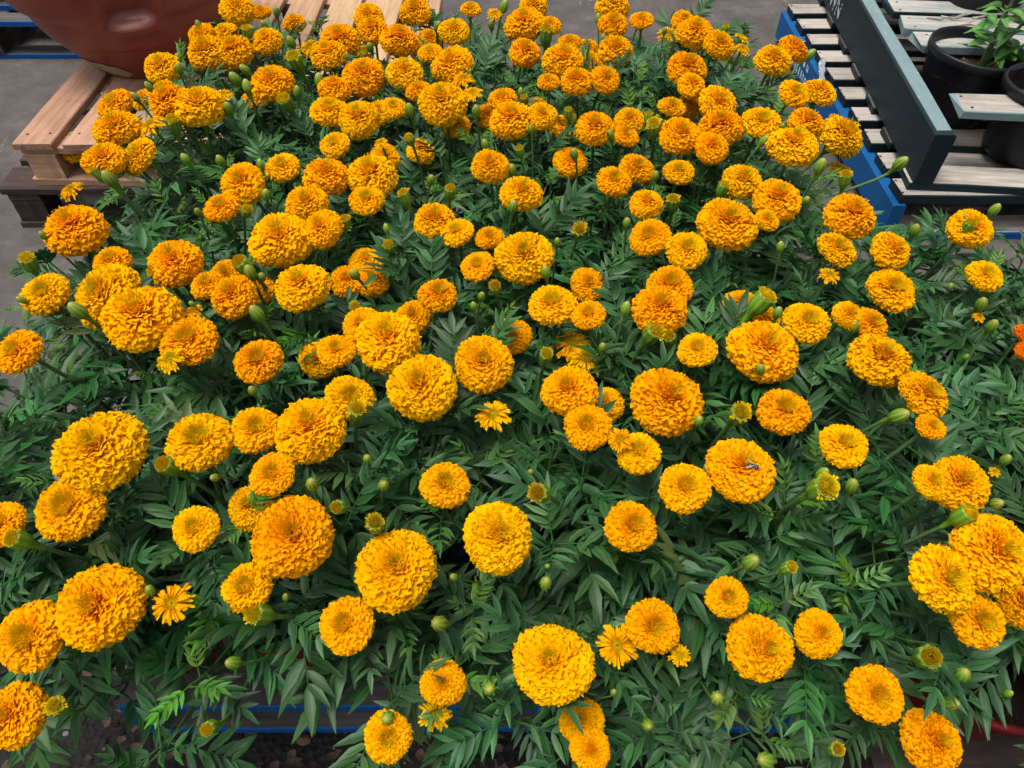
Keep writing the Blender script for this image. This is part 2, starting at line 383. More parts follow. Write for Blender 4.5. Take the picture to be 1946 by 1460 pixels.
# ------------------------------------------------------------------ terracotta planter
def planter():
    root = thing('planter', 'big round terracotta coloured plastic planter standing on the pine pallet', 'planter', (-1.265, 2.60, .3050))
    m = Mat('terracotta_plastic', .42, .45); co = m.coord((1, 1, 1)); nz = m.noise(co, 6, 6, .7)
    c = m.mix(m.vary(nz, 0, 1), (.15, .026, .014), (.215, .045, .027))
    sc = m.noise(m.coord((3, 3, 14)), 7, 6, .8); c = m.mix(m.ramp(sc, [(.66, (0, 0, 0)), (.74, (.35, .35, .35))]), c, (.38, .17, .13))
    m.base(c); m.bump(m.noise(co, 60, 3), .08, .003)
    CH = R(-71)
    def off(r, z, a):
        d = math.atan2(math.sin(a-CH), math.cos(a-CH))
        ch = sstep(.225, .150, abs(d-.25*(z-.22)))*sstep(.225, .255, z)*sstep(.60, .56, z)         # upright channel
        lip = math.exp(-((abs(d)/.20)**4))*math.exp(-(((z-.215)/.020)**2))                     # rolled lip at its foot
        band = sstep(.235, .262, z)*sstep(.40, .36, z)*(1-sstep(.30, .23, abs(d)))
        return r + .024*band - .045*ch + .024*lip + .004*math.sin(a*2+1)
    prof = []
    key = [(.19, 0), (.205, .012), (.232, .05), (.262, .09), (.287, .125), (.292, .135), (.300, .14), (.325, .19), (.343, .24), (.357, .30), (.365, .36), (.362, .43), (.350, .50), (.345, .52), (.375, .535), (.378, .565), (.360, .57), (.335, .55), (.32, .50)]
    for i in range(len(key)-1):
        n = 4
        for k in range(n):
            f = k/n; prof.append((key[i][0]*(1-f)+key[i+1][0]*f, key[i][1]*(1-f)+key[i+1][1]*f))
    prof.append(key[-1]); V, Fc = lathe(prof, 120, off)
    link('body', mesh('planter_body', V, Fc, m.m), root)
    Fb = [tuple(range(119, -1, -1))]; V2 = [(.188*math.cos(2*math.pi*k/120), .188*math.sin(2*math.pi*k/120), .0005) for k in range(120)]
    link('base', mesh('planter_base', V2, Fb, m.m, smooth=False), root)
    link('soil', mesh('planter_soil', [(.325*math.cos(k*.2618), .325*math.sin(k*.2618), .50) for k in range(24)], [tuple(range(24))], M_SOIL), root)
    V, Fc = [], []                                                   # torn paper sticker low on its side
    def rad(z):
        for (r0, z0), (r1, z1) in zip(key, key[1:]):
            if z0 <= z <= z1: return r0+(r1-r0)*(z-z0)/(z1-z0)
    for i in range(11):
        f = i/10; a = R(-135)+R(46)*f; zc = .072-.040*f
        hw = .026*(.35+.65*math.sin(min(1, f*1.6)*math.pi/2))*(1-max(0, f-.8)*4.6)
        for s in (-1, 1):
            z = zc+s*hw+.003*math.sin(i*2.3+s); z = max(.006, z); r = rad(z)+.0035+.004*math.sin(a*2+1)
            V.append((r*math.cos(a), r*math.sin(a), z))
    for i in range(10): Fc.append((2*i, 2*i+2, 2*i+3, 2*i+1))
    link('sticker', mesh('sticker', V, Fc, flat('paper', (.26, .20, .15), .9, .1, (.36, .29, .22), 25)), root)
planter()

# ------------------------------------------------------------------ pots of the green pallet
def nursery_pot(name, label, loc, r, h, tilt, mat, soil_z, cat='pot', soil=M_MULCH, wrinkle=0):
    root = thing(name, label, cat, loc); root.rotation_euler = tilt
    prof = [(r*.80, 0), (r*.82, .01), (r*.955, h-.035), (r*.96, h-.03), (r*1.03, h-.028), (r*1.05, h-.022), (r*1.05, h-.004), (r*1.035, h), (r*.985, h), (r*.965, h-.006), (r*.94, h-.05), (r*.90, soil_z-.01)]
    off = None
    if wrinkle: off = lambda rr, z, a: rr*(1+wrinkle*(noise.noise((a*2.2, z*9, 3.3)))+wrinkle*.6*math.sin(7*a+14*z))
    full = []
    for (a, b) in zip(prof, prof[1:]):
        n = 10 if abs(b[1]-a[1]) > .08 else 1
        for k in range(n): full.append((a[0]+(b[0]-a[0])*k/n, a[1]+(b[1]-a[1])*k/n))
    full.append(prof[-1]); V, Fc = lathe(full, 56, off); Fc.append(tuple(range(55, -1, -1)))
    link('pot', mesh('pot', V, Fc, mat), root)
    V, Fc = [(0, 0, soil_z+.01)], []; rng = random.Random(3)
    for ring in range(1, 9):
        for k in range(40): V.append((r*.925*ring/8*math.cos(k*math.pi/20), r*.925*ring/8*math.sin(k*math.pi/20), soil_z+rng.uniform(-.008, .010)))
    for k in range(40): Fc.append((0, 1+k, 1+(k+1) % 40))
    for q in range(7):
        for k in range(40): a = 1+q*40+k; b = 1+q*40+(k+1) % 40; Fc.append((a, a+40, b+40, b))
    link('soil', mesh('soil', V, Fc, soil), root)
    return root
PZ = .171+GT+.001
p1 = at(1852, 92, .415); p2 = at(2010, 165, .415)
pepper = nursery_pot('pepper_plant', 'bushy light green pepper plant in a black nursery pot on the green pallet', (p1.x, p1.y, PZ), .146, .225, (R(1), R(3), 0), M_BLACKPOT, .150, 'plant')
pot2 = nursery_pot('nursery_pot', 'black nursery pot next to the pepper plant, only bark mulch in it', (p2.x, p2.y, PZ), .146, .225, (R(-1), R(1), 0), M_BLACKPOT, .145)
pot3 = nursery_pot('grow_bag', 'wrinkled black grow bag standing behind the pepper plant', (p1.x+.23, p1.y+.47, PZ+.195), .165, .34, (0, R(-3), 0), M_BAG, .28, 'grow bag', wrinkle=.035)
def pepper_leaf_mesh(seed):
    r = random.Random(seed); V, Fc, cl = [], [], []; n = 7; cx = r.uniform(-.15, .15)
    for i in range(n+1):
        t = i/n; wd = .30*math.sin(math.pi*min(1, t**.72))**.9*(1-.25*t)+.002
        z = -.35*t*t+.05*math.sin(t*5+seed); y0 = cx*t*t
        for u in (-1, -.5, 0, .5, 1):
            V.append((t, y0+u*wd, z+.22*abs(u)*wd*2*(1-.4*t)+.02*math.sin(8*t+3*u))); cl.append((abs(u), r.random(), 0))
    for i in range(n):
        for k in range(4): a = i*5+k; Fc.append((a, a+5, a+6, a+1))
    b = len(V); tube(V, Fc, [(-.30, 0, .03), (0, 0, 0)], [.012, .015], 4); cl += [(1, .5, 0)]*(len(V)-b)
    return mesh('pepper_leaf', V, Fc, M_PEPPER, cl)
PLV = [pepper_leaf_mesh(k) for k in range(4)]
def orient(o, pos, az, el, roll, sc):
    q = Quaternion((0, 0, 1), az) @ Quaternion((0, 1, 0), -el) @ Quaternion((1, 0, 0), roll)
    o.rotation_mode = 'QUATERNION'; o.rotation_quaternion = q; o.location = pos; o.scale = (sc,)*3
def grow_pepper():
    r = random.Random(8); base = Vector((.02, -.02, .145))
    br = [((.03, -.01, .10), (.07, -.03, .26), (.09, -.04, .46)), ((.05, -.03, .08), (.14, -.04, .18), (.20, -.05, .30)), ((.02, .03, .10), (.02, .05, .26), (.00, .04, .42)), ((.0, -.02, .08), (-.03, -.03, .15), (-.05, -.05, .22))]
    for b in br:
        pts = [base]+[base+Vector(q) for q in b]; V, Fc = [], []
        tube(V, Fc, pts, [.008, .006, .0045, .0025], 6); link('stem', mesh('stem', V, Fc, M_STEM), pepper)
        for k in range(19):
            t = .25+.75*k/18; s = t*(len(pts)-1); i = min(int(s), len(pts)-2); p = pts[i].lerp(pts[i+1], s-i)
            az = k*2.4+r.uniform(-.5, .5); L = r.uniform(.055, .09)*(1.1-.35*t)
            o = link('leaf', r.choice(PLV), pepper); d = Vector((math.cos(az), math.sin(az), .35)).normalized()
            orient(o, p+d*(.3*L), az, r.uniform(-.1, .55), r.uniform(-.4, .4), L)
grow_pepper()

# ------------------------------------------------------------------ scrap of stretch film caught on the blue pallet
def film():
    V, Fc = [], []; r = random.Random(2); nx_, ny_ = 9, 6
    for j in range(ny_):
        for i in range(nx_):
            V.append((.02*i/8-.10*(1-i/8)*0+(.035*(j/5)-.02)*0.6+.004*math.sin(i*2+j), -.10+.14*i/8+.01*math.sin(j*2.1+i), .012+.010*math.sin(i*1.3+j*1.9)+.02*j/5*(i/8)-.03*(1-i/8)))
    for j in range(ny_-1):
        for i in range(nx_-1): a = j*nx_+i; Fc.append((a, a+1, a+nx_+1, a+nx_))
    p = at(1572, 135, .15); o = link('film_scrap', mesh('film', V, Fc, M_FILM), None, (1.19, p.y, .150))
    tag(o, 'torn whitish scrap of plastic film snagged on the blue pallet edge', 'plastic scrap')
film()

# ------------------------------------------------------------------ flower, bud and leaf meshes
def flower_mesh(kind, seed):
    r = random.Random(seed); V, Fc, cl = [], [], []
    cfg = dict(F=dict(b=.72, t0=.10, t1=2.15, N=380, W=.140, dim=.10, yg=.22), M=dict(b=.60, t0=.30, t1=2.08, N=280, W=.128, dim=.20, yg=.50), S=dict(b=.30, t0=.95, t1=1.75, N=69, W=.066, dim=.0, yg=.2))[kind]
    b, t0, t1, N, W = (cfg[k] for k in ('b', 't0', 't1', 'N', 'W'))
    ph = [r.uniform(0, 6.28) for _ in range(4)]
    def P(th, a):
        lump = 1+.035*math.sin(2*a+ph[0])+.03*math.sin(3*a+ph[1]+th)
        return Vector((math.sin(th)*math.cos(a)*lump, math.sin(th)*math.sin(a)*lump, b*math.cos(th)*(1+.05*math.sin(2*a+ph[2])) - cfg['dim']*math.exp(-(th/.42)**2)))
    us = (-1, -.5, 0, .5, 1)
    for i in range(N):
        f = (i+.5)/N; ct = math.cos(t0)+(math.cos(t1)-math.cos(t0))*f; th = math.acos(max(-1, min(1, ct)))+r.uniform(-.05, .05)
        a = i*2.39996+r.uniform(-.12, .12)
        if kind == 'S': a = i*2.39996+r.uniform(-.2, .2)
        wd = W*r.uniform(.75, 1.25)*(.62+.38*min(1, th/1.1))
        T = P(th, a)*r.uniform(.95, 1.03); Mm = P(th*.74, a+r.uniform(-.06, .06))*.86; B = P(th*.55, a)*.38
        if kind == 'S':
            ly = i % 3; B = Vector((.25*math.cos(a), .25*math.sin(a), .02+.05*ly)); T = Vector((math.cos(a), math.sin(a), r.uniform(-.25, -.05)+.14*ly))*(r.uniform(.82, 1.06)-.13*ly); Mm = (B+T)/2+Vector((0, 0, .12+.05*ly))
        side0 = Vector((-math.sin(a), math.cos(a), r.uniform(-.35, .35))).normalized()
        lob, p1_, amp, cup = r.uniform(1.6, 2.6), r.uniform(0, 6.28), r.uniform(.030, .060), r.uniform(-.04, .06)
        if kind == 'S': cup = r.uniform(.05, .10); amp = r.uniform(.02, .05)
        young = max(0, min(1, (cfg['yg']-th)/.45+.15*r.random())) if kind != 'S' else r.uniform(.0, .15)
        b0 = len(V); rv = r.random()
        for v, wf in ((0, .35), (.4, .7), (.72, 1.0), (.92, 1.06), (1, .98)):
            p = B*(1-v)**2+Mm*(2*v*(1-v))+T*v*v; tg = ((Mm-B)*(1-v)+(T-Mm)*v).normalized()
            s = (side0-tg*side0.dot(tg)).normalized(); n = tg.cross(s)
            if n.dot(p-B*.2) < 0: n = -n
            for u in us:
                d = amp*v*v*math.sin(u*math.pi*lob*.5+p1_)+cup*u*u*v
                tip = (.030*math.cos(u*math.pi*lob+p1_)-.075*u*u)*(1 if v == 1 else 0)
                V.append(p+s*(u*wd*wf)+n*d+tg*tip); cl.append((young, max(0, v*1.25-.25), rv))
        for q in range(4):
            for k in range(4): x = b0+q*5+k; Fc.append((x, x+5, x+6, x+1))
    # young florets in the eye
    nf = dict(F=30, M=90, S=120)[kind]; rad = dict(F=.15, M=.29, S=.44)[kind]
    z0 = dict(F=P(.05, 0).z-.10, M=P(.05, 0).z-.10, S=-.02)[kind]
    for i in range(nf):
        f = math.sqrt((i+.5)/nf); a = i*2.39996; rr = rad*f
        h = r.uniform(.12, .2)*(1.0 if kind != 'S' else 1.15); ln = r.uniform(.0, .10)*f
        if kind == 'S': zz = z0+.16*(1-f*f)
        else: zz = z0+.16*f*f
        B = Vector((rr*math.cos(a), rr*math.sin(a), zz)); T = B+Vector((ln*math.cos(a), ln*math.sin(a), h)); s = Vector((-math.sin(a+.6), math.cos(a+.6), 0)); o = Vector((math.cos(a), math.sin(a), .2))
        b0 = len(V); yv = r.uniform(.35, 1.1)
        for v in (0, .6, 1):
            p = B.lerp(T, v)+o*(.03*v*v)
            for u in (-1, 0, 1):
                V.append(p+s*(u*.024*(.6+.6*v))+o*(.02*u*u*(1 if r.random() < .9 else -1))); cl.append((max(0, min(1, yv-.45*f*v)), v, r.random()))
        for q in range(2):
            for k in range(2): x = b0+q*3+k; Fc.append((x, x+3, x+4, x+1))
    # inner core so no light leaks through the head
    b0 = len(V); nl, nr = 10, 5; sc = .66 if kind != 'S' else .42
    for j in range(nr+1):
        th = .05+(t1*.95-.05)*j/nr if kind != 'S' else .1+1.7*j/nr
        for k in range(nl):
            p = P(th, 2*math.pi*k/nl)*sc
            if kind == 'S': p.z -= .06
            V.append(p); cl.append((.0 if kind != 'S' else .7, 0, 1))
    for j in range(nr):
        for k in range(nl): x = b0+j*nl+k; y = b0+j*nl+(k+1) % nl; Fc.append((x, y, y+nl, x+nl))
    return V, Fc, cl
FL = {}
for kind, n in (('F', 7), ('M', 5), ('S', 4)):
    FL[kind] = []
    for k in range(n):
        V, Fc, cl = flower_mesh(kind, 100*ord(kind)+k); FL[kind].append(mesh('flower_'+kind, V, Fc, M_PETAL_S if kind == 'S' else M_PETAL, cl))
V, Fc, cl = flower_mesh('M', 77); RED = mesh('flower_red', V, Fc, M_PETAL_RED, cl)
def ribbed(prof, n=16, rib=.06, tip=None):
    V, Fc = lathe(prof, n, lambda r, z, a: r*(1+rib*math.cos(a*8)))
    zs = [p[1] for p in prof]; z0, z1 = min(zs), max(zs)
    cl = [((.5+.5*math.cos(2*math.pi*(i % n)/n*8))*.6, max(0, ((v[2]-z0)/(z1-z0)-.8)*4) if tip else 0, 0) for i, v in enumerate(V)]
    return V, Fc, cl
# calyx below a bloom: unit = bloom radius
V, Fc, cl = ribbed([(.06, -1.05), (.08, -.85), (.17, -.68), (.26, -.52), (.29, -.36), (.27, -.18)]); CALYX = mesh('calyx', V, Fc, M_CALYX, cl)
V, Fc, cl = ribbed([(.05, -.62), (.09, -.50), (.20, -.38), (.30, -.24), (.33, -.10), (.30, .0)]); CALYX_S = mesh('calyx', V, Fc, M_CALYX, cl)
# closed bud (unit = bud radius) and opening bud with its yellow fringe
V, Fc, cl = ribbed([(.26, -3.2), (.34, -2.2), (.50, -1.55), (.86, -1.0), (1.0, -.4), (.98, .25), (.80, .95), (.48, 1.45), (.20, 1.7), (.02, 1.74)], 32, .08, True); BUD = mesh('bud', V, Fc, M_CALYX, cl)
V, Fc, cl = ribbed([(.26, -3.2), (.34, -2.2), (.50, -1.55), (.84, -1.0), (.98, -.4), (1.0, .25), (.98, .85), (.93, 1.12), (.6, 1.0)], 32, .07); OBUD = mesh('bud', V, Fc, M_CALYX, cl)
def fringe(seed, spread_):
    r = random.Random(seed); V, Fc, cl = [], [], []
    for i in range(130):
        f = math.sqrt((i+.5)/130); a = i*2.39996; rr = .88*f
        B = Vector((rr*math.cos(a), rr*math.sin(a), 1.0-.2*f*f)); out = Vector((math.cos(a), math.sin(a), 0)); s = Vector((-math.sin(a), math.cos(a), 0))
        h = r.uniform(.45, .75)*(1.05-.45*f*f); ln = spread_*f**3*r.uniform(.2, 1); b0 = len(V); yv = r.uniform(.4, .95)
        for v in (0, .6, 1):
            p = B+Vector((0, 0, h*v*(1-.35*spread_*f**4)))+out*(ln*v*v)
            for u in (-1, 0, 1): V.append(p+s*(u*.10*(.6+.6*v))+out*(.06*u*u)); cl.append((max(0, min(1, yv-.35*f*v)), v, r.random()))
        for q in range(2):
            for k in range(2): x = b0+q*3+k; Fc.append((x, x+3, x+4, x+1))
    return mesh('fringe', V, Fc, M_PETAL_S, cl)
FRINGE = [fringe(1, .12), fringe(2, .3), fringe(3, .6)]

def leaf_mesh(seed, mat, pairs, ll, lw, droop, fold):
    """pinnate leaf, unit length along +x"""
    r = random.Random(seed); V, Fc, cl = [], [], []; bend = r.uniform(-.12, .12)
    def spine(t): return Vector((t, bend*t*t, -droop*t*t+.12*t))
    b = len(V); tube(V, Fc, [spine(t) for t in (0, .25, .5, .72)], [.016, .013, .010, .006], 3, False); cl += [(1, .5, 0)]*(len(V)-b)
    def leaflet(o, ang, L, W, rz):
        c, s = math.cos(ang), math.sin(ang); rv = r.random(); b0 = len(V); n = 6; dr = r.uniform(.05, .35); tw = r.uniform(-.35, .35); cv = r.uniform(-.10, .10)
        for i in range(n+1):
            t = i/n; wd = W*math.sin(math.pi*min(1, .03+t**.85))**.85*(1+(.10 if i % 2 else -.06))
            if i == n: wd = W*.04
            for u in (-1, 0, 1):
                x, y, z = L*t, u*wd+cv*L*t*t, -dr*L*t*t+fold*abs(u)*wd+tw*u*wd
                V.append(o+Vector((x*c-y*s, x*s+y*c, z+rz*L*t))); cl.append((abs(u), rv, t))
        for i in range(n):
            for k in range(2): a = b0+i*3+k; Fc.append((a, a+3, a+4, a+1))
    for k in range(pairs):
        t = .24+.50*k/max(1, pairs-1); g = .72+.38*math.sin(math.pi*(.25+.6*k/max(1, pairs-1)))
        for sg in (-1, 1):
            if r.random() < .04: continue
            leaflet(spine(t+r.uniform(-.02, .02)), sg*r.uniform(.62, .98), ll*g*r.uniform(.85, 1.12), lw*g*r.uniform(.85, 1.15), r.uniform(-.15, .30))
    leaflet(spine(.73), bend*1.4+r.uniform(-.1, .1), ll*1.1, lw*1.1, -droop*.8+.08)
    return mesh('leaf', V, Fc, mat, cl)
LEAVES = [leaf_mesh(300+k, M_LEAF, (5, 6, 5, 6, 4, 5, 6, 5)[k], .38, .044, (.30, .18, .42, .28, .2, .36, .24, .5)[k], .35) for k in range(8)]
YOUNG = [leaf_mesh(400+k, M_YOUNG, (5, 6, 5, 4)[k], .30, .040, (.1, .2, .0, .15)[k], .5) for k in range(4)]

# ------------------------------------------------------------------ the canopy of the bed
def canopy(x, y):
    t = max(0, (.50-y)/.35); c = .765-.34*t**1.6
    c -= .20*max(0, (-.74-x)/.25)**1.5 + .20*max(0, (x-.56)/.25)**1.5 + .10*max(0, (y-1.80)/.3)**1.5
    return max(.25, c+.025*noise.noise((x*3.1, y*3.1, 1.7)))
def hit(px, py, dz=0, fn=canopy):
    d = ray(px, py); lo, hi = .3, 4.0; k = .35
    while k < 4:
        p = CP+d*k
        if p.z <= fn(p.x, p.y)+dz: return p
        k += .004
    return at(px, py, .6)
# (x, y, width) in the photograph: F full ball, M ball with an open eye, S young strap-petalled bloom; lower case = tucked down among the leaves
HEADS = '''F 452 20 64;M 496 24 38;M 383 66 50;F 429 67 52;F 396 103 78;F 447 102 76;F 309 130 70;s 236 172 34;M 220 200 72;f 276 190 38;M 308 170 46;F 322 195 78;F 380 205 92;S 424 182 36;
S 288 240 62;F 223 247 88;M 149 278 68;F 200 307 82;M 265 298 80;S 136 362 48;F 463 350 85;M 422 396 68;f 483 193 32;F 508 80 60;f 560 46 40;F 701 33 58;F 709 61 62;f 747 37 36;F 790 24 62;F 759 80 76;F 863 62 60;
M 895 19 40;S 940 27 32;F 647 80 76;F 626 108 73;s 588 92 34;s 689 100 28;M 817 101 46;f 817 77 34;F 860 126 79;F 518 160 80;F 692 148 82;F 770 141 74;F 637 172 62;M 796 174 53;F 842 200 93;S 880 152 45;S 898 178 43;
M 628 215 79;F 683 229 82;f 722 216 44;M 748 206 49;M 955 190 57;f 927 222 46;F 973 231 87;M 637 277 61;S 724 272 30;M 538 320 67;F 621 337 86;F 708 339 97;f 732 300 40;M 697 382 69;F 583 388 81;F 931 318 71;f 799 290 30;f 868 240 26;
F 1014 15 55;F 997 48 78;F 1045 50 42;F 997 102 61;M 1083 82 46;f 1115 94 32;F 1163 15 66;M 1165 49 60;M 1219 40 46;F 1169 98 68;F 1070 120 80;f 1119 123 48;M 1042 157 44;F 1096 157 64;F 1150 152 58;M 1299 43 51;F 1320 65 69;F 1366 87 61;
s 1271 67 36;S 1410 73 33;S 1411 94 34;F 1304 134 76;F 1313 164 55;F 1468 117 72;M 1276 205 53;f 1309 203 34;F 1363 199 76;s 1019 200 32;F 1030 222 58;f 1070 243 44;F 1130 246 77;F 1196 230 58;M 1188 258 54;F 1291 260 82;F 1368 247 87;F 1352 283 65;M 1446 234 76;
M 1166 346 69;M 1209 322 67;M 1290 328 61;F 1228 390 67;F 990 370 81;F 1409 347 75;F 1475 383 88;f 1083 310 58;F 1507 95 63;M 1508 180 61;F 1556 178 66;F 1531 236 70;S 1589 229 36;F 1506 281 93;F 1595 262 86;s 1598 324 32;
F 146 440 119;M 214 499 73;M 87 560 88;F 334 502 98;M 396 543 67;F 446 566 89;F 206 563 130;F 272 608 142;M 362 650 110;S 324 684 62;S 367 593 42;M 38 669 90;M 492 688 93;f 433 525 36;f 493 555 34;
F 535 458 115;F 614 437 78;F 575 548 105;F 827 424 81;M 868 443 67;M 930 453 55;M 908 507 67;F 996 491 108;f 660 535 54;f 708 535 64;f 696 499 44;M 832 563 79;M 639 668 73;F 688 620 78;F 737 650 127;F 803 738 132;F 919 693 114;f 786 604 40;M 664 757 90;f 608 684 34;f 970 637 30;
M 1235 452 79;M 1304 477 81;F 1380 428 113;M 1456 420 49;f 1117 542 62;M 1050 581 94;M 1119 600 65;M 1273 545 89;F 1253 592 105;M 1325 666 75;F 1450 668 129;s 1086 655 40;s 1112 684 32;f 975 640 32;F 1083 745 105;F 1265 765 136;f 1407 584 30;f 1446 607 44;
F 1613 413 97;M 1590 476 79;F 1690 479 76;S 1577 524 44;M 1693 553 93;M 1532 615 89;F 1610 600 58;M 1652 617 69;F 1669 686 116;M 1754 752 97;F 194 859 164;M 380 841 124;M 136 967 129;M 6 997 88;M 373 1005 86;M 487 818 95;f 478 965 38;
F 590 820 134;M 518 902 86;F 557 1021 152;F 753 1084 154;S 938 790 71;M 846 923 93;F 946 1022 138;f 493 967 36;M 470 1117 95;M 1117 812 93;S 1178 836 54;M 1214 863 86;M 1301 928 98;F 1407 894 132;M 1198 1001 101;f 1148 770 34;
M 1488 784 102;M 1603 848 93;M 1768 812 57;M 1770 918 72;F 1820 920 112;M 1790 1102 134;F 1880 1050 152;M 60 1210 132;F 193 1152 160;S 327 1147 82;F 28 1360 122;M 660 1188 108;F 842 1298 86;S 827 1358 64;M 737 1400 94;
F 1050 1262 152;M 1240 1190 102;S 1173 1227 82;S 1292 1246 44;M 1381 1136 78;F 1443 1232 126;f 1104 1370 64;F 1122 1424 78;M 1855 1178 107;f 1930 1150 52;M 1662 1319 107;F 1768 1410 112;f 1554 1205 36'''
# buds: B closed, O opening (x, y, width)
BUDS = '''B 378 48 12;B 339 131 14;B 338 111 11;B 283 165 13;B 257 185 13;B 447 150 18;B 465 132 14;B 470 165 17;B 434 206 17;B 353 303 16;B 419 306 16;O 331 237 24;O 190 330 24;B 208 340 22;O 470 62 18;
O 563 117 26;B 525 23 12;B 502 47 12;B 553 80 15;B 703 90 13;B 833 52 16;B 958 12 16;B 933 47 11;B 606 152 16;B 565 175 15;B 779 210 18;B 905 211 16;O 779 266 19;B 922 275 14;B 819 342 15;O 855 365 21;B 973 322 15;O 770 375 21;B 495 313 13;B 506 370 17;O 544 196 27;
B 1137 36 12;B 1214 45 11;B 1147 74 11;B 1263 59 9;O 1377 57 13;O 997 190 14;B 989 175 10;B 1009 246 11;O 988 288 16;B 971 321 13;B 1159 257 15;B 1091 293 15;O 1232 224 16;O 1242 244 25;B 1250 223 9;B 1355 262 15;O 1370 252 14;B 1452 267 14;B 1246 334 12;O 1373 360 21;O 1080 215 16;O 1088 228 15;O 1038 67 24;
B 1538 105 16;B 1559 316 20;O 1605 341 22;B 1711 311 21;B 1487 241 9;O 56 500 28;B 82 447 13;B 148 590 26;O 303 522 30;B 324 520 24;O 463 505 30;B 475 518 22;B 497 527 16;B 488 596 24;O 468 402 20;B 376 403 13;B 41 570 12;B 365 578 10;
O 656 423 20;O 739 470 22;B 674 522 19;O 675 585 22;O 941 547 24;B 915 563 14;B 900 582 13;B 734 434 11;B 1037 517 18;O 1100 440 25;B 1059 460 12;B 1191 424 15;O 1278 388 24;B 1189 586 18;O 1240 635 34;O 1273 645 26;O 1037 678 25;B 1145 660 14;B 1445 702 19;O 1446 575 36;B 975 393 18;
B 1531 382 15;B 1483 469 14;B 1478 594 17;B 1621 620 21;O 321 887 34;O 38 1028 34;B 408 908 15;B 480 743 16;O 678 784 32;B 698 872 17;B 593 920 23;B 729 923 21;O 645 964 27;O 713 997 34;
B 1327 800 20;O 1402 790 36;O 1027 938 36;B 1428 1068 28;B 1040 1076 10;B 1009 897 12;B 1709 790 26;B 1563 900 20;B 1619 923 23;O 1559 931 44;O 1830 980 34;B 1894 957 20;O 1497 1080 24;
O 400 1383 28;O 495 1167 40;B 285 1122 18;B 444 1260 24;O 112 1345 32;B 835 1185 29;B 930 1308 24;B 543 1135 13;B 737 1365 26;B 863 1097 15;B 1037 1108 22;B 1363 1327 26;B 1231 1378 22;B 1455 1445 30;B 1166 1316 12;O 1760 1250 44;B 1830 1282 26;B 1807 1337 24;O 1587 1425 26'''
def parse(s): return [(t.split()[0], *map(float, t.split()[1:])) for t in s.replace('\n', '').split(';') if t.strip()]

# ------------------------------------------------------------------ marigold plants, one red pot each
def pot_mesh(r, h):
    prof = [(r*.70, 0), (r*.72, .006), (r*.93, h-.028), (r*.94, h-.024), (r*1.02, h-.022), (r*1.03, h-.004), (r*1.01, h), (r*.95, h), (r*.92, h-.02)]
    V, Fc = lathe(prof, 28); Fc.append(tuple(range(27, -1, -1))); return mesh('pot', V, Fc, M_REDPOT)
def soil_mesh(r, z):
    V = [(0, 0, z+.006)]+[(r*.93*math.cos(k*math.pi/12), r*.93*math.sin(k*math.pi/12), z) for k in range(24)]
    return mesh('soil', V, [(0, 1+k, 1+(k+1) % 24) for k in range(24)], M_SOIL)
POT, SOIL = pot_mesh(.098, .17), soil_mesh(.098, .145)
POT_B, SOIL_B = pot_mesh(.135, .20), soil_mesh(.135, .172)
class Plant:
    def __init__(s, x, y, z, pot, soil, label, group, ph):
        s.zone, s.nf, s.nb, s.ns = label, 0, 0, 0
        s.o = thing('marigold_plant', label, 'plant', (x, y, z), 0, group); s.p = Vector((x, y, z)); s.ph = ph
        k = link('pot', pot, s.o); link('soil', soil, k); k.rotation_euler[2] = rnd.random()*6
    def base(s): return Vector((rnd.uniform(-.02, .02), rnd.uniform(-.02, .02), s.ph))
WORDS = 'no one two three four five six seven eight nine ten eleven twelve thirteen fourteen fifteen sixteen'.split()
def plant_zone(i, j, nx, ny):
    if j == 0: return "overhanging the pallet's blue front edge", 'marigolds along the blue front edge'
    if i == 0: return 'in the row along the bare paving', 'marigolds in the outer row by the paving'
    if j == ny-1 and i < nx/2: return 'in the row beside the terracotta planter', 'marigolds in the rear row by the planter'
    if j == ny-1: return 'in the rear row beside open concrete', 'marigolds in the rear row by the concrete'
    if i == nx-1: return 'in the row facing the sparse marigolds', 'marigolds facing the sparse neighbours'
    return 'deep inside the dense bed', 'marigolds inside the dense bed'
PL = []; NX, NY = 6, 6
for j in range(NY):
    for i in range(NX):
        x = BX0+.115+(BX1-BX0-.23)*i/(NX-1)+rnd.uniform(-.008, .008); y = BY0+.125+(BY1-BY0-.24)*j/(NY-1)+rnd.uniform(-.008, .008)
        lb, gr = plant_zone(i, j, NX, NY); PL.append(Plant(x, y, BH+.001, POT, SOIL, lb, gr, .147))
PR = []
for j, y in enumerate((.455, .775, 1.095)):
    for i, x in enumerate((.765, 1.08)):
        lb, gr = 'in the sparse neighbouring bed', 'sparse marigolds beside the bed'
        PR.append(Plant(x, y, .151, POT_B, SOIL_B, lb, gr, .174))
def nearest(ps, p): return min(ps, key=lambda q: (q.p.x-p.x)**2+(q.p.y-p.y)**2)

